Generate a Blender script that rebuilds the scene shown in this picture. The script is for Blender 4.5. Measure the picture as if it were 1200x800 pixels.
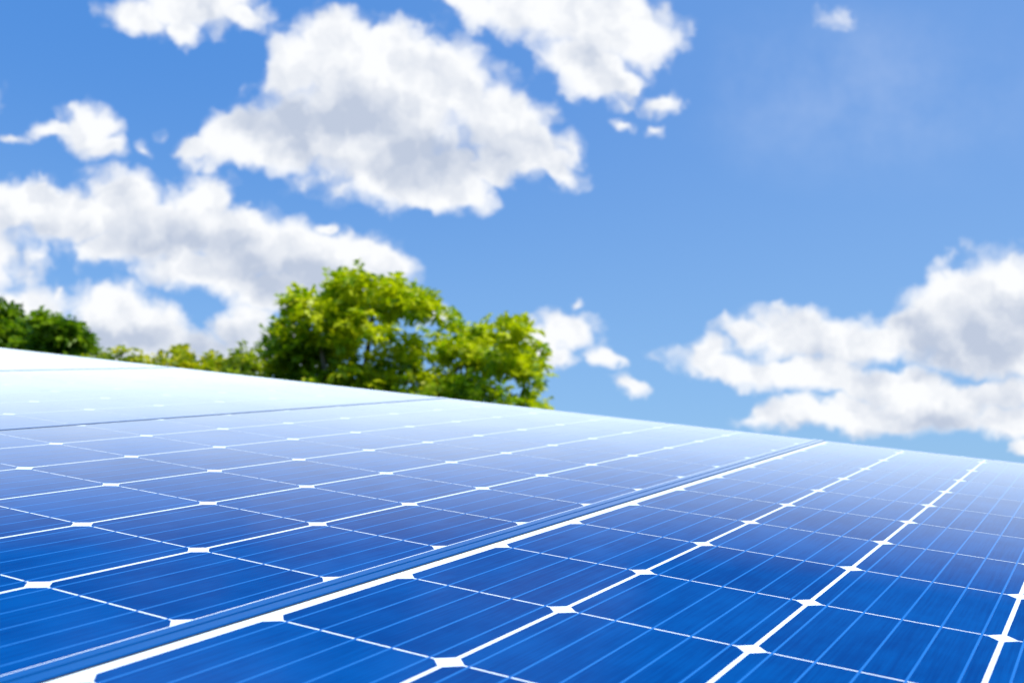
import bpy, bmesh, math, random
import numpy as np
from mathutils import Vector, Matrix

for o in list(bpy.data.objects):
    bpy.data.objects.remove(o)
sc = bpy.context.scene
COL = sc.collection
R = math.radians

# ------------------------------------------------------------------ camera
PITCH = R(7.0)
CAM = Vector((0, 0, 2.3))
RIGHT = Vector((1, 0, 0))
FWD = Vector((0, math.cos(PITCH), math.sin(PITCH)))
UP = Vector((0, -math.sin(PITCH), math.cos(PITCH)))
FPX, CX, CY = 1220.74, 701.5, 447.87          # focal length and optical centre on a 1200 x 800 frame
cam_d = bpy.data.cameras.new("camera")
cam = bpy.data.objects.new("camera", cam_d)
COL.objects.link(cam)
cam.location = CAM
cam.rotation_euler = (R(90) + PITCH, 0, 0)
cam_d.sensor_width = 36
cam_d.lens = FPX / 1200 * 36
cam_d.shift_x = (600 - CX) / 1200
cam_d.shift_y = (CY - 400) / 1200
cam_d.clip_start = 0.02
cam_d.clip_end = 3000
cam_d.dof.use_dof = True
cam_d.dof.focus_distance = 1.05
cam_d.dof.aperture_fstop = 8.5
cam_d.dof.aperture_blades = 0
sc.camera = cam

def ray(px, py):
    return (RIGHT * ((px - CX) / FPX) + UP * ((CY - py) / FPX) + FWD)

# ------------------------------------------------------------------ sun
SUN_EL, SUN_AZ = R(56), R(116)                 # azimuth clockwise from the view direction (+Y)
to_sun = Vector((math.sin(SUN_AZ) * math.cos(SUN_EL), math.cos(SUN_AZ) * math.cos(SUN_EL), math.sin(SUN_EL)))
sd = bpy.data.lights.new("sun", 'SUN')
sd.energy = 4.2
sd.angle = R(0.53)
sd.color = (1.0, 0.97, 0.92)
so = bpy.data.objects.new("sun", sd)
COL.objects.link(so)
so.rotation_euler = to_sun.to_track_quat('Z', 'Y').to_euler()

# ------------------------------------------------------------------ view
vs = sc.view_settings
vs.view_transform = 'Standard'
vs.look = 'None'
vs.exposure = 0.3
vs.gamma = 1
vs.use_curve_mapping = False
sc.cycles.max_bounces = 8
sc.cycles.transparent_max_bounces = 8
sc.cycles.use_denoising = True

# ------------------------------------------------------------------ node helper
class NT:
    def __init__(self, tree):
        self.t = tree
        self.n = tree.nodes
        self.l = tree.links
    def new(self, typ, **kw):
        nd = self.n.new(typ)
        for k, v in kw.items():
            setattr(nd, k, v)
        return nd
    def put(self, sock, val):
        if isinstance(val, bpy.types.NodeSocket):
            self.l.new(val, sock)
        elif val is not None:
            sock.default_value = val
    def m(self, op, a, b=None, c=None, clamp=False):
        nd = self.new('ShaderNodeMath', operation=op, use_clamp=clamp)
        for i, v in enumerate((a, b, c)):
            if v is not None:
                self.put(nd.inputs[i], v)
        return nd.outputs[0]
    def vm(self, op, a, b=None, scale=None):
        nd = self.new('ShaderNodeVectorMath', operation=op)
        self.put(nd.inputs[0], a)
        if b is not None:
            self.put(nd.inputs[1], b)
        if scale is not None:
            self.put(nd.inputs['Scale'], scale)
        return nd.outputs['Value'] if op in ('DOT_PRODUCT', 'LENGTH') else nd.outputs[0]
    def mix(self, f, a, b, blend='MIX'):
        nd = self.new('ShaderNodeMix', data_type='RGBA', blend_type=blend)
        self.put(nd.inputs['Factor'], f)
        self.put(nd.inputs['A'], a)
        self.put(nd.inputs['B'], b)
        return nd.outputs['Result']
    def smooth(self, x, lo, hi, a=0.0, b=1.0):
        nd = self.new('ShaderNodeMapRange', interpolation_type='SMOOTHSTEP')
        self.put(nd.inputs['Value'], x)
        self.put(nd.inputs['From Min'], lo)
        self.put(nd.inputs['From Max'], hi)
        self.put(nd.inputs['To Min'], a)
        self.put(nd.inputs['To Max'], b)
        return nd.outputs['Result']
    def noise(self, vec, scale, detail=4, rough=0.5, dist=0.0, color=False, dims='3D'):
        nd = self.new('ShaderNodeTexNoise', noise_dimensions=dims)
        self.put(nd.inputs['Vector'], vec)
        self.put(nd.inputs['Scale'], scale)
        nd.inputs['Detail'].default_value = detail
        nd.inputs['Roughness'].default_value = rough
        nd.inputs['Distortion'].default_value = dist
        return nd.outputs['Color' if color else 'Fac']

# ------------------------------------------------------------------ sky: Nishita air with fair-weather clouds at infinity
# The clouds are placed by compass direction: a gnomonic chart of the sky about one fixed direction, hundredths of a radian or so per unit.
world = bpy.data.worlds.new("World")
sc.world = world
world.use_nodes = True
W = NT(world.node_tree)
W.n.clear()
out = W.new('ShaderNodeOutputWorld')
STRENGTH = 0.115
sky = W.new('ShaderNodeTexSky')
sky.sky_type = 'NISHITA'
sky.sun_disc = False
sky.sun_elevation = SUN_EL
sky.sun_rotation = SUN_AZ
sky.altitude = 50
sky.air_density = 1.0
sky.dust_density = 0.5
sky.ozone_density = 1.5
d = W.new('ShaderNodeTexCoord').outputs['Generated']
dn = W.vm('NORMALIZE', d)
depth = W.m('MAXIMUM', W.vm('DOT_PRODUCT', dn, FWD), 0.02)
cx_ = W.m('DIVIDE', W.vm('DOT_PRODUCT', dn, RIGHT), depth)
cy_ = W.m('DIVIDE', W.vm('DOT_PRODUCT', dn, UP), depth)
chart = W.new('ShaderNodeCombineXYZ')
W.l.new(cx_, chart.inputs[0]); W.l.new(cy_, chart.inputs[1])
chart = chart.outputs[0]
def C(x, y):                                   # chart coordinates of a spot of sky
    return ((x - CX) / FPX, (CY - y) / FPX, 0)

# (x, y, half width, half height, turn in degrees, weight)
PUFFS = [
 # big middle cloud
 (392,62,62,52,0,1),(345,80,38,52,0,1),(455,72,70,48,0,1),(520,98,60,52,0,1),(585,140,72,56,-35,1),(628,178,52,38,-20,1),(600,186,56,30,0,1),(570,205,40,22,0,.95),
 (440,145,135,82,0,1),(345,158,98,44,0,1),(268,160,58,34,20,1),(480,205,110,42,0,1),(520,228,55,26,0,1),(228,172,26,16,0,.9),(655,205,38,14,-10,.9),
 # top left
 (172,18,52,26,-20,.85),(230,8,82,38,0,.9),(286,22,30,15,-25,.8),(215,38,24,20,0,.8),
 # top middle
 (548,2,50,24,-25,.9),(620,12,95,40,0,.9),(705,28,92,46,0,.95),(690,76,66,36,-25,.9),(752,48,52,40,-20,.9),(728,96,34,18,0,.85),
 (776,124,28,18,20,.8),(726,147,18,10,0,.6),(765,154,13,8,0,.55),
 # small left
 (100,152,44,32,-25,.9),(66,155,36,16,10,.8),(18,168,28,9,-5,.6),(130,174,24,15,0,.85),(173,173,11,14,0,.5),(190,150,12,8,30,.38),
 # long left bank
 (12,245,72,30,0,1),(62,250,48,34,0,1),(98,252,40,34,0,1),(140,240,52,44,0,1),(240,246,48,40,0,1),(190,272,92,46,0,1),(292,285,82,44,-20,1),(362,302,84,42,-15,1),
 (428,308,58,34,-25,1),(386,268,20,13,0,.9),(240,318,90,30,-12,.95),(330,338,70,34,0,.95),(128,290,46,30,15,.9),
 # low left bank
 (28,362,62,36,0,.95),(132,370,56,38,0,1),(180,392,74,38,-25,1),(110,400,125,42,0,1),(232,412,66,26,0,.95),(292,386,44,36,0,.95),(310,410,66,34,0,.95),
 # scraps beside the big tree
 (668,388,40,25,-10,.9),(640,402,26,26,0,.85),(655,416,30,17,0,.8),(672,355,13,10,0,.55),(712,420,26,12,-20,.72),(735,453,26,13,-10,.8),(510,370,28,14,0,.8),(615,385,30,14,0,.5),
 # right bank
 (1195,342,105,54,0,1),(1122,358,70,48,25,1),(1190,402,125,48,0,1),(1078,388,48,32,0,1),(1250,352,90,54,0,1),
 (950,396,92,32,0,.9),(880,393,44,16,-8,.8),(1012,398,72,30,0,.9),(828,412,32,17,20,.78),(858,430,84,22,-10,.85),(950,440,120,28,-5,.9),
 (1052,452,86,28,0,.9),(1105,472,95,30,0,.9),(1175,462,70,24,5,.85),(935,484,92,18,2,.85),(1012,482,105,21,0,.9),(1085,494,92,20,0,.9),(1185,490,66,26,0,.85),(1197,526,18,12,0,.75),
 (985,18,44,17,-20,.31),
 # beyond the top of the picture
 (250,-150,190,70,0,1),(640,-120,170,60,0,1),(-160,120,140,60,0,1),(-120,300,170,70,0,1),(1420,-80,160,60,0,.8),(1450,380,200,80,0,1),(900,-330,200,60,0,.9),(80,-420,240,80,0,1),
]
# greyer, thicker or shaded cores of the same clouds
CORES = [(400,140,120,62,0,.9),(505,182,150,42,-8,1),(320,150,70,36,0,.6),(690,62,60,30,0,.35),(215,288,150,28,-8,.95),(60,268,80,20,0,.7),(330,326,120,30,-8,1),
 (110,400,150,30,0,.7),(270,405,100,30,0,.7),(1150,400,130,46,0,1),(1215,380,110,50,0,.8),(1100,440,90,16,0,.7),(960,420,110,14,0,.4),(990,505,170,14,0,.7),(1100,505,110,22,0,.7),(1170,470,70,20,0,.4),(240,25,80,20,0,.3)]


# clear air: Nishita drawn towards the deep polarised blue of this sky, paler to the right and towards the horizon
sep = W.new('ShaderNodeSeparateXYZ')
W.l.new(dn, sep.inputs[0])
sepx, elev = sep.outputs[0], sep.outputs[2]
clear = W.mix(W.smooth(sepx, -0.45, 0.42), (0.56, 2.0, 5.35, 1), (1.22, 2.62, 5.65, 1))
clear = W.mix(W.smooth(elev, 0.42, 0.02), clear, (1.75, 3.35, 5.7, 1))
skyc = W.mix(0.80, W.mix(1.0, sky.outputs[0], (0.75, 1.0, 1.3, 1), 'MULTIPLY'), clear)

# domain warp, then billowy detail
w1 = W.vm('SUBTRACT', W.noise(chart, 15, 2, 0.55, color=True, dims='2D'), (0.5, 0.5, 0.5))
w2 = W.vm('SUBTRACT', W.noise(chart, 58, 2, 0.55, color=True, dims='2D'), (0.5, 0.5, 0.5))
warp = W.vm('ADD', W.vm('SCALE', w1, scale=0.034), W.vm('SCALE', w2, scale=0.011))
warped = W.vm('ADD', chart, warp)
warped2 = W.vm('ADD', chart, W.vm('SCALE', w2, scale=0.020))
def billow(vec):
    a = W.noise(vec, 22, 7, 0.52, dims='2D')
    vo = W.new('ShaderNodeTexVoronoi', feature='F1', voronoi_dimensions='2D')
    W.l.new(vec, vo.inputs['Vector'])
    vo.inputs['Scale'].default_value = 36
    vo.inputs['Detail'].default_value = 1
    vo.inputs['Roughness'].default_value = 0.5
    b = W.m('SUBTRACT', 0.72, vo.outputs['Distance'])
    return W.m('MULTIPLY_ADD', b, 0.34, W.m('MULTIPLY', a, 0.66))
n0 = W.m('MULTIPLY', W.m('SUBTRACT', billow(warped2), 0.46), 0.85)
soft = W.noise(warped2, 19, 4, 0.5, dims='2D')
soft1 = W.noise(W.vm('ADD', warped2, (0.012, 0.016, 0)), 19, 4, 0.5, dims='2D')
relief = W.m('MULTIPLY', W.m('SUBTRACT', soft, soft1), 1.6)
relief = W.m('MULTIPLY_ADD', n0, 0.25, relief)
veil_n = W.noise(chart, 9, 4, 0.6, dims='2D')

def field(T, vec, blobs, grow):
    acc = None
    for (x, y, rx, ry, rot, w) in blobs:
        mp = T.new('ShaderNodeMapping', vector_type='TEXTURE')
        T.l.new(vec, mp.inputs['Vector'])
        mp.inputs['Location'].default_value = C(x, y)
        mp.inputs['Rotation'].default_value = (0, 0, R(rot))
        mp.inputs['Scale'].default_value = (rx * grow / FPX, ry * grow / FPX, 1e6)
        g = T.new('ShaderNodeTexGradient', gradient_type='SPHERICAL')
        T.l.new(mp.outputs[0], g.inputs[0])
        v = T.m('MULTIPLY', g.outputs['Fac'], w) if w != 1 else g.outputs['Fac']
        acc = v if acc is None else T.m('MAXIMUM', acc, v)
    return acc
def background(T, color):
    nd = T.new('ShaderNodeBackground')
    nd.inputs['Strength'].default_value = STRENGTH
    T.put(nd.inputs['Color'], color)
    return nd.outputs[0]
GROW, GROWC, MARGIN = 1.42, 1.3, 34
def inside(b, box, grow):
    x, y, rx, ry, rot, w = b
    c_, s_ = abs(math.cos(R(rot))), abs(math.sin(R(rot)))
    ex, ey = (rx * c_ + ry * s_) * grow + MARGIN, (rx * s_ + ry * c_) * grow + MARGIN
    return x + ex > box[0] and x - ex < box[1] and y + ey > box[2] and y - ey < box[3]
VEILS = [(1010, 110, 260, 120, 0, 1)]
clear_bg = background(W, skyc)
INS = (('chart', 'NodeSocketVector', chart), ('warped', 'NodeSocketVector', warped), ('n0', 'NodeSocketFloat', n0),
       ('relief', 'NodeSocketFloat', relief), ('veil_n', 'NodeSocketFloat', veil_n), ('sky', 'NodeSocketColor', skyc))
def patch(box, puffs, cores, veils):             # the clouds of one patch of sky, as a node group
    if not puffs and not veils: return clear_bg
    gt = bpy.data.node_groups.new("cloud_patch", 'ShaderNodeTree')
    for nm, ty, _ in INS: gt.interface.new_socket(nm, in_out='INPUT', socket_type=ty)
    gt.interface.new_socket('background', in_out='OUTPUT', socket_type='NodeSocketShader')
    T = NT(gt)
    gi = T.new('NodeGroupInput').outputs
    go = T.new('NodeGroupOutput').inputs
    col = gi['sky']
    if veils:
        v = T.m('MULTIPLY', field(T, gi['chart'], veils, 1.3), gi['veil_n'])
        col = T.mix(T.m('MULTIPLY', T.smooth(v, 0.08, 0.6), 0.15), col, (6.6, 7.0, 7.6, 1))
    if puffs:
        F = field(T, gi['warped'], puffs, GROW)
        D = T.m('MULTIPLY', T.m('MULTIPLY_ADD', gi['n0'], T.smooth(F, 0.30, 0.62, 1.0, 0.35), F), T.smooth(F, 0.0, 0.16))
        al = T.smooth(D, EDGE[0], EDGE[1])
        thick = T.smooth(D, 0.25, 1.0)
        shade = T.m('MULTIPLY', thick, 0.20)
        if cores:
            shade = T.m('MULTIPLY_ADD', T.smooth(field(T, gi['warped'], cores, GROWC), -0.05, 0.9), 0.84, shade)
        lit = T.m('ADD', T.m('SUBTRACT', 1.02, shade), gi['relief'], clamp=True)
        col = T.mix(al, col, T.mix(lit, CLOUD_SHADE, CLOUD_LIT))
    T.l.new(background(T, col), go[0])
    nd = W.new('ShaderNodeGroup')
    nd.node_tree = gt
    for nm, ty, sock in INS: W.l.new(sock, nd.inputs[nm])
    return nd.outputs[0]
EDGE = (0.06, 0.54)
CLOUD_SHADE, CLOUD_LIT = (3.75, 4.25, 5.25, 1), (6.95, 7.05, 7.2, 1)
def choose(axis, at, lo, hi):                    # one side of a line of the chart or the other
    if lo is hi: return lo
    nd = W.new('ShaderNodeMixShader')
    W.l.new(W.m('GREATER_THAN', axis, at), nd.inputs[0])
    W.l.new(lo, nd.inputs[1]); W.l.new(hi, nd.inputs[2])
    return nd.outputs[0]
def divide(box, puffs, cores, veils, depth_left):
    puffs = [b for b in puffs if inside(b, box, GROW)]
    cores = [b for b in cores if inside(b, box, GROWC)]
    veils = [b for b in veils if inside(b, box, 1.3)]
    if len(puffs) + len(cores) <= 7 or depth_left == 0:
        return patch(box, puffs, cores, veils)
    x0, x1, y0, y1 = box
    if (x1 - x0) >= (y1 - y0) * 1.2:
        m_ = (x0 + x1) / 2
        return choose(cx_, C(m_, 0)[0], divide((x0, m_, y0, y1), puffs, cores, veils, depth_left - 1), divide((m_, x1, y0, y1), puffs, cores, veils, depth_left - 1))
    m_ = (y0 + y1) / 2
    return choose(cy_, C(0, m_)[1], divide((x0, x1, m_, y1), puffs, cores, veils, depth_left - 1), divide((x0, x1, y0, m_), puffs, cores, veils, depth_left - 1))
BX = (-420, 1780, -640, 620)
front = divide(BX, PUFFS, CORES, VEILS, 7)
a_ = W.m('ABSOLUTE', W.m('SUBTRACT', cx_, C((BX[0] + BX[1]) / 2, 0)[0]))
b_ = W.m('ABSOLUTE', W.m('SUBTRACT', cy_, C(0, (BX[2] + BX[3]) / 2)[1]))
in_x = W.m('LESS_THAN', a_, (BX[1] - BX[0]) / 2 / FPX)
in_y = W.m('LESS_THAN', b_, (BX[3] - BX[2]) / 2 / FPX)
ahead = W.m('GREATER_THAN', depth, 0.05)
mx = W.new('ShaderNodeMixShader')
W.l.new(W.m('MULTIPLY', W.m('MULTIPLY', in_x, in_y), ahead), mx.inputs[0])
W.l.new(clear_bg, mx.inputs[1]); W.l.new(front, mx.inputs[2])
W.l.new(mx.outputs[0], out.inputs[0])

# ------------------------------------------------------------------ materials
def mat(name):
    m = bpy.data.materials.new(name)
    m.use_nodes = True
    t = NT(m.node_tree)
    return m, t, t.n['Principled BSDF']

def glassy(p, rough=0.15, sheen=0.0):
    p.inputs['Coat Weight'].default_value = 0.28
    p.inputs['Coat Roughness'].default_value = rough
    p.inputs['Coat IOR'].default_value = 1.15
    p.inputs['Specular IOR Level'].default_value = 0.0
    p.inputs['Sheen Weight'].default_value = sheen
    p.inputs['Sheen Roughness'].default_value = 0.25
    p.inputs['Sheen Tint'].default_value = (0.9, 0.95, 1, 1)

def dust_glare(t, p, amount=1.0):
    """Pale dust film with painted sky glare: more white mixed in at flat viewing angles."""
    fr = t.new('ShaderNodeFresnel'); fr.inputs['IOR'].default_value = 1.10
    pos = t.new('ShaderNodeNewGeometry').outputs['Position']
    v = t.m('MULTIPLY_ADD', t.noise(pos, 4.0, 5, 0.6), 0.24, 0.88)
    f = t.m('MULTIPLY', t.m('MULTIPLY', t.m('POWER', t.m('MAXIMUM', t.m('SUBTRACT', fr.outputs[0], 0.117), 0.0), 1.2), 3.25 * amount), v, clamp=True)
    df = t.new('ShaderNodeBsdfDiffuse'); df.inputs[0].default_value = (0.68, 0.748, 0.735, 1)  # white of the dust, which also paints the sky glare on far panels
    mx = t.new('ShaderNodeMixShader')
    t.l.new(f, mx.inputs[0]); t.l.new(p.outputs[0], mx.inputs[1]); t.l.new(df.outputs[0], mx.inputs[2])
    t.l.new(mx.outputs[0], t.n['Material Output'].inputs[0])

# silicon wafer under glass
m_cell, t, p = mat("silicon_cell")
co = t.new('ShaderNodeTexCoord').outputs['Object']
oi = t.new('ShaderNodeObjectInfo').outputs['Random']
st = t.new('ShaderNodeMapping')
t.l.new(co, st.inputs[0]); st.inputs['Scale'].default_value = (420, 14, 1)
off = t.vm('ADD', st.outputs[0], t.vm('SCALE', (37.0, 91.0, 13.0), scale=oi))
streak = t.noise(off, 1.0, 3, 0.6)
blot = t.noise(t.vm('ADD', co, t.vm('SCALE', (5.0, 9.0, 3.0), scale=oi)), 16, 4, 0.55)
k = t.m('ADD', t.m('MULTIPLY', streak, 0.5), t.m('MULTIPLY', blot, 0.5))
k = t.m('ADD', k, t.m('MULTIPLY', t.m('SUBTRACT', oi, 0.5), 0.16))
base = t.mix(t.smooth(k, 0.28, 0.72), (0.0, 0.042, 0.19, 1), (0.0001, 0.074, 0.28, 1))
t.l.new(base, p.inputs['Base Color'])
p.inputs['Roughness'].default_value = 0.45
glassy(p)
dirt = t.noise(t.new('ShaderNodeNewGeometry').outputs['Position'], 5.5, 5, 0.6)
t.l.new(t.smooth(dirt, 0.3, 0.75, 0.10, 0.20), p.inputs['Coat Roughness'])
dust_glare(t, p)

m_back, t, p = mat("white_backsheet")
co = t.new('ShaderNodeTexCoord').outputs['Object']
t.l.new(t.mix(t.noise(co, 60, 4, 0.6), (0.72, 0.83, 0.88, 1), (0.80, 0.89, 0.93, 1)), p.inputs['Base Color'])
p.inputs['Roughness'].default_value = 0.5
glassy(p)
dust_glare(t, p)

m_bus, t, p = mat("tinned_ribbon")
co = t.new('ShaderNodeTexCoord').outputs['Object']
st = t.new('ShaderNodeMapping'); t.l.new(co, st.inputs[0]); st.inputs['Scale'].default_value = (60, 8, 1)
t.l.new(t.mix(t.noise(st.outputs[0], 1, 3), (0.010, 0.13, 0.42, 1), (0.026, 0.18, 0.50, 1)), p.inputs['Base Color'])
p.inputs['Roughness'].default_value = 0.4
glassy(p)
dust_glare(t, p)

m_frame, t, p = mat("anodised_frame")
co = t.new('ShaderNodeTexCoord').outputs['Object']
st = t.new('ShaderNodeMapping'); t.l.new(co, st.inputs[0]); st.inputs['Scale'].default_value = (300, 6, 300)
br = t.noise(st.outputs[0], 1, 4, 0.6)
t.l.new(t.mix(br, (0.0005, 0.082, 0.29, 1), (0.002, 0.118, 0.37, 1)), p.inputs['Base Color'])
p.inputs['Metallic'].default_value = 0.1
p.inputs['Specular IOR Level'].default_value = 0.1
t.l.new(t.smooth(br, 0.2, 0.8, 0.28, 0.42), p.inputs['Roughness'])
dust_glare(t, p)

m_steel, t, p = mat("galvanised_steel")
co = t.new('ShaderNodeTexCoord').outputs['Object']
t.l.new(t.mix(t.noise(co, 40, 4, 0.6), (0.32, 0.33, 0.34, 1), (0.5, 0.51, 0.52, 1)), p.inputs['Base Color'])
p.inputs['Metallic'].default_value = 0.8
p.inputs['Roughness'].default_value = 0.45

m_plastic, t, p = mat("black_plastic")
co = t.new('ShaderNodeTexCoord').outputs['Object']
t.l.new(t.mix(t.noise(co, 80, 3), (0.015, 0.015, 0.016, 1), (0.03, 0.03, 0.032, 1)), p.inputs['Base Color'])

m_bark, t, p = mat("tree_bark")
co = t.new('ShaderNodeTexCoord').outputs['Object']
st = t.new('ShaderNodeMapping'); t.l.new(co, st.inputs[0]); st.inputs['Scale'].default_value = (14, 14, 3)
nb = t.noise(st.outputs[0], 1, 6, 0.65)
t.l.new(t.mix(nb, (0.06, 0.045, 0.035, 1), (0.20, 0.16, 0.12, 1)), p.inputs['Base Color'])
p.inputs['Roughness'].default_value = 0.9
bp = t.new('ShaderNodeBump'); bp.inputs['Distance'].default_value = 0.03
t.l.new(nb, bp.inputs['Height']); t.l.new(bp.outputs[0], p.inputs['Normal'])

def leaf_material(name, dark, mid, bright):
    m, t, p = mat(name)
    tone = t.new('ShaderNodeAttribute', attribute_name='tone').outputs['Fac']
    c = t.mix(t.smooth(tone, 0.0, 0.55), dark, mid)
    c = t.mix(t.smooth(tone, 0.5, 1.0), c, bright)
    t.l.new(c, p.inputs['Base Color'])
    p.inputs['Roughness'].default_value = 0.42
    p.inputs['Specular IOR Level'].default_value = 0.35
    tr = t.new('ShaderNodeBsdfTranslucent')
    t.l.new(t.mix(1.0, c, (1.15, 1.2, 0.4, 1), 'MULTIPLY'), tr.inputs[0])
    mx = t.new('ShaderNodeMixShader'); mx.inputs[0].default_value = 0.5
    t.l.new(p.outputs[0], mx.inputs[1]); t.l.new(tr.outputs[0], mx.inputs[2])
    t.l.new(mx.outputs[0], t.n['Material Output'].inputs[0])
    return m
m_leaf = leaf_material("sunny_leaf", (0.022, 0.075, 0.005, 1), (0.26, 0.42, 0.006, 1), (0.62, 0.66, 0.008, 1))
m_leaf_dark = leaf_material("deep_green_leaf", (0.022, 0.070, 0.005, 1), (0.10, 0.22, 0.008, 1), (0.26, 0.40, 0.012, 1))
m_leaf_gold = leaf_material("yellow_green_leaf", (0.08, 0.15, 0.006, 1), (0.36, 0.45, 0.010, 1), (0.68, 0.62, 0.02, 1))

m_ground, t, p = mat("meadow")
co = t.new('ShaderNodeTexCoord').outputs['Object']
g = t.mix(t.smooth(t.noise(co, 0.35, 6, 0.6), 0.35, 0.65), (0.045, 0.075, 0.018, 1), (0.11, 0.12, 0.045, 1))
g = t.mix(t.smooth(t.noise(co, 9, 5, 0.7), 0.45, 0.7), g, (0.03, 0.055, 0.012, 1))
t.l.new(g, p.inputs['Base Color']); p.inputs['Roughness'].default_value = 0.95

# ------------------------------------------------------------------ mesh helpers
def link(name, mesh, parent=None, mw=None):
    o = bpy.data.objects.new(name, mesh)
    COL.objects.link(o)
    if parent: o.parent = parent
    if mw is not None: o.matrix_local = mw
    return o
def mesh_from(bm, name, material, smooth=False):
    me = bpy.data.meshes.new(name)
    bm.normal_update()
    bm.to_mesh(me); bm.free()
    me.materials.append(material)
    if smooth:
        me.polygons.foreach_set('use_smooth', [True] * len(me.polygons))
    return me
def box(bm, x0, x1, y0, y1, z0, z1, bevel=0):
    r = bmesh.ops.create_cube(bm, size=1)
    for v in r['verts']:
        v.co = Vector(((x0 + x1) / 2 + v.co.x * (x1 - x0), (y0 + y1) / 2 + v.co.y * (y1 - y0), (z0 + z1) / 2 + v.co.z * (z1 - z0)))
    if bevel:
        es = list({e for v in r['verts'] for e in v.link_edges})
        bmesh.ops.bevel(bm, geom=es, offset=bevel, segments=2, affect='EDGES')
def tag(o, label, cat, group=None, kind=None):
    if label: o['label'] = label
    if cat: o['category'] = cat
    if group: o['group'] = group
    if kind: o['kind'] = kind

# ------------------------------------------------------------------ ground
bm = bmesh.new()
bmesh.ops.create_grid(bm, x_segments=40, y_segments=40, size=1200)
g = link("ground", mesh_from(bm, "ground", m_ground))
g['kind'] = 'structure'

# ------------------------------------------------------------------ the array plane
S = 0.158                                       # one cell pitch in metres
Rc = [[0.89141, 0.44856, 0.06471], [0.08649, -0.02821, -0.99585], [-0.44487, 0.89331, -0.06395]]
Tc = (-1.52035723, 1.08951318, 4.82901138)
def to_world(v):
    return RIGHT * v[0] - UP * v[1] + FWD * v[2]
U = to_world([Rc[i][0] for i in range(3)]).normalized()
V = to_world([Rc[i][1] for i in range(3)])
V = (V - U * V.dot(U)).normalized()
N = U.cross(V)
O = CAM + to_world(Tc) * S
def plane(u, v, w=0):                           # metres above the wafers at pitch coordinates u, v
    return O + U * (u * S) + V * (v * S) + N * w
PLANE = Matrix((( U.x, V.x, N.x), (U.y, V.y, N.y), (U.z, V.z, N.z))).to_4x4()

PV = 0.9943                                     # row pitch in units of S
GU, GV, CH = 0.025, 0.0132, 0.060                # gap between strings, gap between rows, wafer corner cut
T_CELL, T_BUS = 0.00008, 0.00006

def cell_mesh(h):
    bm = bmesh.new()
    w = (1 - GU) / 2 * S
    hh = (h - GV) / 2 * S
    c = CH * S
    full = h > 0.8
    pts = [(-w + c, -hh), (w - c, -hh), (w, -hh + c)]
    pts += [(w, hh - c), (w - c, hh), (-w + c, hh), (-w, hh - c)] if full else [(w, hh), (-w, hh)]
    pts += [(-w, -hh + c)]
    f = bm.faces.new([bm.verts.new((x, y, 0)) for x, y in pts])
    r = bmesh.ops.extrude_face_region(bm, geom=[f])
    for v in r['geom']:
        if isinstance(v, bmesh.types.BMVert): v.co.z = T_CELL
    bmesh.ops.recalc_face_normals(bm, faces=bm.faces)
    return mesh_from(bm, "solar_cell", m_cell)
CELL = cell_mesh(PV)

def solar_panel(label, u0, v0, rows, v_end, mL, mR, fw, cut):
    """u0: right edge of the wafers; six strings to the left of it. v0: bottom of the first row."""
    root = bpy.data.objects.new("solar_panel", None)
    COL.objects.link(root)
    root.empty_display_size = 0.2
    m = PLANE.copy(); m.translation = plane(u0 - 6, v0)
    root.matrix_world = m
    tag(root, label, "solar panel", "solar panels of the array")
    top_cells = rows * PV + cut
    cell_cut = cell_mesh(cut)
    x0, x1 = -mL * S, (6 + mR) * S
    y0, y1 = -0.16 * S, (v_end - v0) * S
    f = fw * S
    bm = bmesh.new()
    box(bm, x0 - .002, x1 + .002, y0 - .002, y1 - f + .002, -0.005, -0.00005)
    link("backsheet", mesh_from(bm, "backsheet", m_back), root)
    # frame: a lip 1.2 mm proud of the glass and a 35 mm wall, butted at the corners
    bm = bmesh.new()
    zt, zb = 0.0016, -0.034
    box(bm, x0 - f, x0, y0 - f, y1, zb, zt, 0.0006)
    box(bm, x1, x1 + f, y0 - f, y1, zb, zt, 0.0006)
    box(bm, x0 + .0002, x1 - .0002, y0 - f, y0, zb, zt - .0001, 0.0006)
    box(bm, x0 + .0002, x1 - .0002, y1 - f, y1, zb, 0.0004, 0.0003)
    link("frame", mesh_from(bm, "frame", m_frame), root)
    bm = bmesh.new()                              # black seal by the frame; its strip also stands in for the lip's shade
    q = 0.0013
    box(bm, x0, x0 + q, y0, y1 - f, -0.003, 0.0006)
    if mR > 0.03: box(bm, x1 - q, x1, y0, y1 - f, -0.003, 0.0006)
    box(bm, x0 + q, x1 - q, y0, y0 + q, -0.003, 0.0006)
    link("seal_shade_strip", mesh_from(bm, "seal_shade_strip", m_plastic), root)
    bm = bmesh.new()
    box(bm, 2.7 * S, 3.3 * S, (top_cells - 1.0) * S, (top_cells - .3) * S, -0.026, -0.006, 0.003)
    link("junction_box", mesh_from(bm, "junction_box", m_plastic), root)
    bl = (top_cells + 0.03) * S
    bm = bmesh.new()
    box(bm, -0.0062 * S, 0.0062 * S, -0.03 * S, bl, T_CELL + .00003, T_CELL + .00003 + T_BUS)
    bus = mesh_from(bm, "busbar", m_bus)
    for i in range(6):
        for j in range(rows):
            link("solar_cell", CELL, root, Matrix.Translation(((i + .5) * S, (j + .5) * PV * S, 0)))
        link("solar_cell", cell_cut, root, Matrix.Translation(((i + .5) * S, (rows * PV + cut / 2) * S, 0)))
        for b in range(5):
            link("busbar", bus, root, Matrix.Translation(((i + .1 + .2 * b) * S, 0, 0)))
    return root

V_END = 10.35
P1 = solar_panel("solar panel nearest on the right, with a broad white margin along its left frame", 6.0, -2 * PV, 12, V_END, 0.064, 0.064, 0.073, 0.30)
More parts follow.
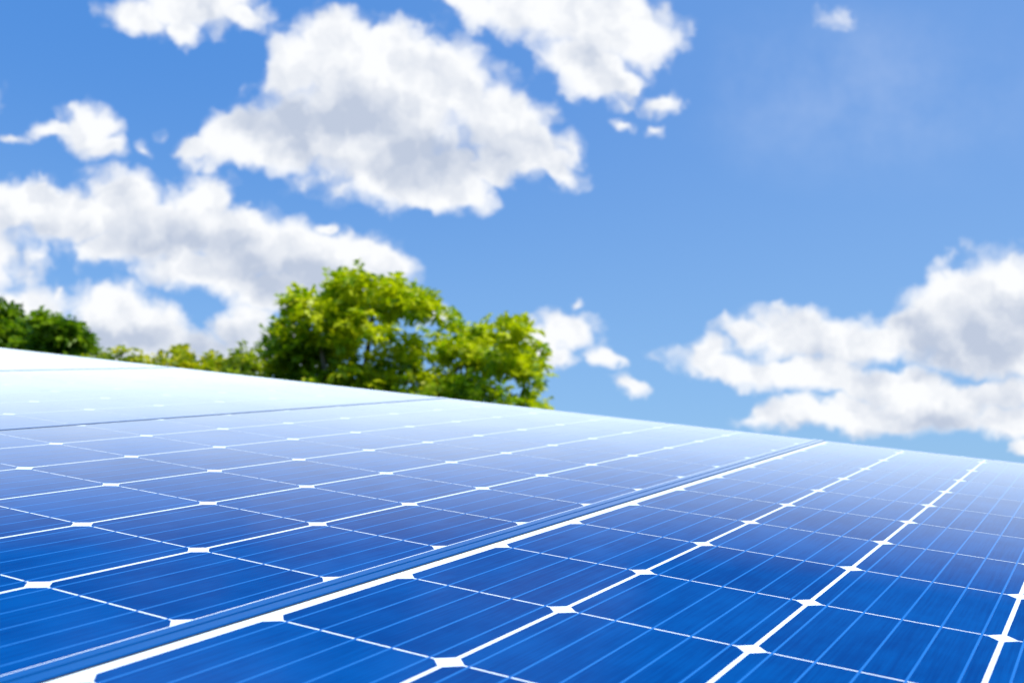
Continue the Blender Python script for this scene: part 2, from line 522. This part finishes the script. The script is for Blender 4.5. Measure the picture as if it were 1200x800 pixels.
# left of it the others run a third of a cell lower, so that their last row is a cut one
panels = [(-0.2304, "solar panel in the middle, between the blue frame seam and the faint seam further left"),
          (-6.39, "pale solar panel behind the middle one, washed out by sky glare"),
          (-12.55, "almost white solar panel under the dark green trees, behind the second faint seam"),
          (-18.71, "farthest solar panel on the left, a white sliver at the top edge of the array")]
for i, (u0, lab) in enumerate(panels):
    ml, mr, fw = (0.012, 0.016, 0.066)
    solar_panel(lab, u0, -0.296 - 2 * PV, 12, V_END, ml, mr, fw, 0.60)

# ------------------------------------------------------------------ rack under the array
rack = bpy.data.objects.new("mounting_rack", None); COL.objects.link(rack)
m = PLANE.copy(); m.translation = plane(0, 0)
rack.matrix_world = m
tag(rack, "galvanised steel rack of rails and posts under the solar panels", "rack")
for v in (0.2, 7.8):
    bm = bmesh.new()
    box(bm, -24.9 * S, 6.1 * S, (v - .13) * S, (v + .13) * S, -0.076, -0.0345, 0.002)
    link("rail", mesh_from(bm, "rail", m_steel), rack)
for v in (0.2, 7.8):
    for u in (5, -3, -12, -21):
        top = plane(u, v, -0.0765)
        bm = bmesh.new()
        box(bm, -.03, .03, -.03, .03, -(top.z - .02) , -0.012, 0.003)
        o = link("post", mesh_from(bm, "post", m_steel))
        o.parent = rack
        o.matrix_parent_inverse = rack.matrix_world.inverted()
        o.matrix_world = Matrix.Translation(top)

# ------------------------------------------------------------------ trees
rng = np.random.default_rng(7)
def spot(px, py, dist):
    r = ray(px, py)
    return CAM + r * (dist / r.y)

def tube(bm, pts, radii, seg=9):
    prev = None
    for i, (p_, r_) in enumerate(zip(pts, radii)):
        a = pts[min(i + 1, len(pts) - 1)] - pts[max(i - 1, 0)]
        a.normalize()
        s = a.cross(Vector((0.3, 1, 0.1))).normalized(); q = a.cross(s)
        ring = [bm.verts.new(p_ + (s * math.cos(2 * math.pi * k / seg) + q * math.sin(2 * math.pi * k / seg)) * r_ * (1 + .12 * math.sin(k * 2.3 + i))) for k in range(seg)]
        if prev:
            for k in range(seg):
                bm.faces.new((prev[k], prev[(k + 1) % seg], ring[(k + 1) % seg], ring[k]))
        prev = ring
    bm.faces.new(prev)

def foliage(clusters, n_sprays, leaf, tone_bias, dens_pow=1.0, per=11):
    """clusters: (centre, (rx, ry, rz), tone). Leaf sprays: a twig direction with leaves either side, drooping at the tips."""
    vol = np.array([max(1e-3, (c[1][0] * c[1][1] * c[1][2])) ** 0.72 for c in clusters])
    pick = rng.choice(len(clusters), n_sprays, p=vol / vol.sum())
    cen = np.array([list(c[0]) for c in clusters])[pick]
    rad = np.array([c[1] for c in clusters])[pick]
    tn = np.array([c[2] for c in clusters])[pick]
    dirs = rng.normal(size=(n_sprays, 3)); dirs /= np.linalg.norm(dirs, axis=1)[:, None]
    rr = rng.random(n_sprays) ** (1 / 2.2)
    pos = cen + dirs * rad * rr[:, None]
    axis = dirs * 0.8 + rng.normal(size=(n_sprays, 3)) * 0.5 + np.array([0, 0, 0.25])
    axis /= np.linalg.norm(axis, axis=1)[:, None]
    verts = []; tones = []
    up = np.array([0, 0, 1.0])
    side = np.cross(axis, up); side /= (np.linalg.norm(side, axis=1)[:, None] + 1e-6)
    nrm = np.cross(side, axis)
    spray_tone = np.clip(tn + rng.normal(size=n_sprays) * 0.22, 0, 1)
    for k in range(per):
        f = (k // 2) / (per / 2)
        sgn = 1 if k % 2 else -1
        base = pos + axis * (f * leaf * 1.7)[..., None] if np.ndim(f) else pos + axis * (f * leaf * 1.7)
        ld = axis * (0.55 + rng.normal(size=(n_sprays, 1)) * .25) + side * sgn * (0.9 - .4 * f) + nrm * rng.normal(size=(n_sprays, 1)) * 0.35 - up * (0.15 + .25 * f)
        ld /= np.linalg.norm(ld, axis=1)[:, None]
        ln = leaf * (0.75 + rng.random((n_sprays, 1)) * .6)
        wd = np.cross(ld, nrm + rng.normal(size=(n_sprays, 3)) * .45); wd /= (np.linalg.norm(wd, axis=1)[:, None] + 1e-6)
        wd *= ln * 0.24
        fold = np.cross(ld, wd) * 0.35
        a = base; b = base + ld * ln * .45 + wd + fold; c = base + ld * ln - up * ln * .12; e = base + ld * ln * .45 - wd + fold
        verts.append(np.stack([a, b, c, e], axis=1))
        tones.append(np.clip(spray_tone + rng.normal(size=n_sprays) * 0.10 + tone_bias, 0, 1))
    Vv = np.concatenate(verts).reshape(-1, 3); Tt = np.repeat(np.concatenate(tones), 4)
    return Vv, Tt

def leaf_mesh(name, Vv, Tt, material, origin):
    me = bpy.data.meshes.new(name)
    nq = len(Vv) // 4
    me.vertices.add(len(Vv)); me.vertices.foreach_set('co', (Vv - np.array(origin)).astype(np.float32).ravel())
    me.loops.add(nq * 4); me.loops.foreach_set('vertex_index', np.arange(nq * 4, dtype=np.int32))
    me.polygons.add(nq); me.polygons.foreach_set('loop_start', np.arange(0, nq * 4, 4, dtype=np.int32))
    a = me.attributes.new('tone', 'FLOAT', 'POINT'); a.data.foreach_set('value', Tt.astype(np.float32))
    me.update(calc_edges=True)
    me.materials.append(material)
    return me

def tree(name, label, cat, blobs, dist, sprays, leaf, material, trunk_px, trunk_r, limbs=True, bias=0.0, thick=1.0, group=None, foliage_name="crown", stem_name="trunk"):
    global rng
    rng = np.random.default_rng(int(trunk_px) + 1100)
    px = dist / FPX
    cl = []; clumps = []
    for (x, y, rx, ry, tn) in blobs:
        dd = dist + rng.normal() * 0.35 * thick
        c = spot(x, y, dd)
        rad3 = (rx * px, max(rx, ry) * px * 0.95 * thick, ry * px)
        cl.append((c, rad3, tn))
        for _ in range(max(2, int(rx * ry / 70))):
            v = rng.normal(size=3); v *= rng.random() ** .5 / np.linalg.norm(v)
            q = (4.0 + 7.0 * rng.random()) * px
            t_ = tn + rng.normal() * .26 + .26 * v[2]  # clump tops lighter: light from above put into the leaf colour
            clumps.append((c + Vector([v[i] * rad3[i] for i in range(3)]), (q * 1.35, q * 1.35, q * .62), t_))
    b = spot(trunk_px, 460, dist)
    base = Vector((b.x, b.y, 0))
    root = bpy.data.objects.new(name, None); COL.objects.link(root); root.location = base
    tag(root, label, cat, group)
    Vv, Tt = foliage(clumps, sprays, leaf, bias)
    link(foliage_name, leaf_mesh(foliage_name, Vv, Tt, material, base), root)
    bm = bmesh.new()
    tops = sorted(cl, key=lambda c: -c[1][0] * c[1][2])[:9] if limbs else cl[:3]
    cm = sum((Vector(c[0]) for c in tops), Vector()) / len(tops)
    fork = Vector((base.x * .6 + cm.x * .4, base.y * .6 + cm.y * .4, max(0.8, cm.z * .55))) - base
    tube(bm, [Vector((0, 0, -0.1)), Vector((0, 0, .25)), fork * .5 + Vector((.05, 0, 0)), fork], [trunk_r * 1.5, trunk_r * 1.1, trunk_r, trunk_r * .8])
    trunk = link(stem_name, mesh_from(bm, stem_name, m_bark, True), root)
    for c in tops:
        e = Vector(c[0]) - base
        mid = fork.lerp(e, .5) + Vector((rng.normal() * .12, rng.normal() * .12, .12 + .1 * rng.random()))
        bm = bmesh.new()
        tube(bm, [fork - Vector((0, 0, .12)), fork.lerp(mid, .5), mid, mid.lerp(e, .6), e], [trunk_r * .55, trunk_r * .45, trunk_r * .33, trunk_r * .22, trunk_r * .08], 7)
        link("limb", mesh_from(bm, "limb", m_bark, True), root)
    return root

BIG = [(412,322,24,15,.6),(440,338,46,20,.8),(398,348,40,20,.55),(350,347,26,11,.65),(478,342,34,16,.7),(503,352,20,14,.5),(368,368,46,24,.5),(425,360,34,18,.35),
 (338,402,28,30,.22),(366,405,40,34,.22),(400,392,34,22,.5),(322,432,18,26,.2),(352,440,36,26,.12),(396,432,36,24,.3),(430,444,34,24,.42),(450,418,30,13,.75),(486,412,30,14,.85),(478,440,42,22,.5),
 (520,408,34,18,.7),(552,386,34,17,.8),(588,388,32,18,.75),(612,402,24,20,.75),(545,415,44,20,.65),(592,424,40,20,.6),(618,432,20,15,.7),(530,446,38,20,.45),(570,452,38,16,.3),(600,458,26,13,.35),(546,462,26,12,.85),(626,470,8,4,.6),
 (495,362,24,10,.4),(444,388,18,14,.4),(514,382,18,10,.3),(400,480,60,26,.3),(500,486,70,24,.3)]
BIG = [(x, y + 5, rx, ry, t_) for x, y, rx, ry, t_ in BIG]  # last value tones the leaves: lit and shaded parts of the crown painted in
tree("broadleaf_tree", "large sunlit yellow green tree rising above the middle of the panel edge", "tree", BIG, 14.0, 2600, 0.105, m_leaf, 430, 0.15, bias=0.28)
LEFT1 = [(0,376,28,20,.45),(-34,374,40,28,.4),(14,396,28,18,.3),(-20,400,50,30,.3),(-60,390,40,40,.35),(24,392,14,12,.5)]
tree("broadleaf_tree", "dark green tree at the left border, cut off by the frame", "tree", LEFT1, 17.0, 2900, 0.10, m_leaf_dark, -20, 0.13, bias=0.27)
LEFT1 += [(-22, 450, 44, 34, .25), (-16, 510, 40, 34, .2)]
LEFT2 = [(62,378,20,10,.6),(52,394,22,14,.35),(80,392,18,11,.5),(93,405,13,7,.35),(66,406,34,12,.3),(40,412,24,12,.3),(66,440,36,26,.25),(68,490,36,30,.2)]
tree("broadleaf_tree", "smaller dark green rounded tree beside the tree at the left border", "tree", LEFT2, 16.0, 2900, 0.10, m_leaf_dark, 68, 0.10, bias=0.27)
shrubs = [
 (([(120,414,12,8,.5),(134,408,9,9,.6),(130,424,18,9,.4)]), 128, "low pale green shrub just right of the rounded dark tree", 13.0),
 (([(152,411,9,9,.55),(158,422,16,8,.45)]), 156, "thin yellow green shrub, second to the right of the rounded dark tree", 12.6),
 (([(180,418,14,7,.9),(176,428,16,8,.8)]), 179, "lowest golden shrub, third to the right of the rounded dark tree", 13.3),
 (([(214,410,14,10,.6),(204,422,18,10,.5),(228,424,14,9,.5)]), 214, "bushy yellow green shrub midway between the dark trees and the big tree", 12.4),
 (([(250,416,14,8,.55),(246,428,18,9,.5),(262,426,10,10,.4)]), 250, "flat topped yellow green shrub, second to the left of the big tree", 13.0),
 (([(284,404,11,9,.6),(276,418,14,11,.5),(298,420,14,14,.45),(288,432,20,10,.4)]), 286, "tallest yellow green shrub, touching the left side of the big tree", 12.2)]
for bl, tx, lab, dd in shrubs:
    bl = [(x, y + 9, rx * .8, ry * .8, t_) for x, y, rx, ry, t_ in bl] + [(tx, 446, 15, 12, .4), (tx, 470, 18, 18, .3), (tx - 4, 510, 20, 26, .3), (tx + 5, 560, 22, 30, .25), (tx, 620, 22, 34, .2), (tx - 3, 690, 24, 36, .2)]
    tree("leafy_shrub", lab, "shrub", bl, dd, 620, 0.075, m_leaf_gold, tx, 0.045, limbs=False, thick=.8, group="shrubs between the trees", foliage_name="foliage", stem_name="stem")
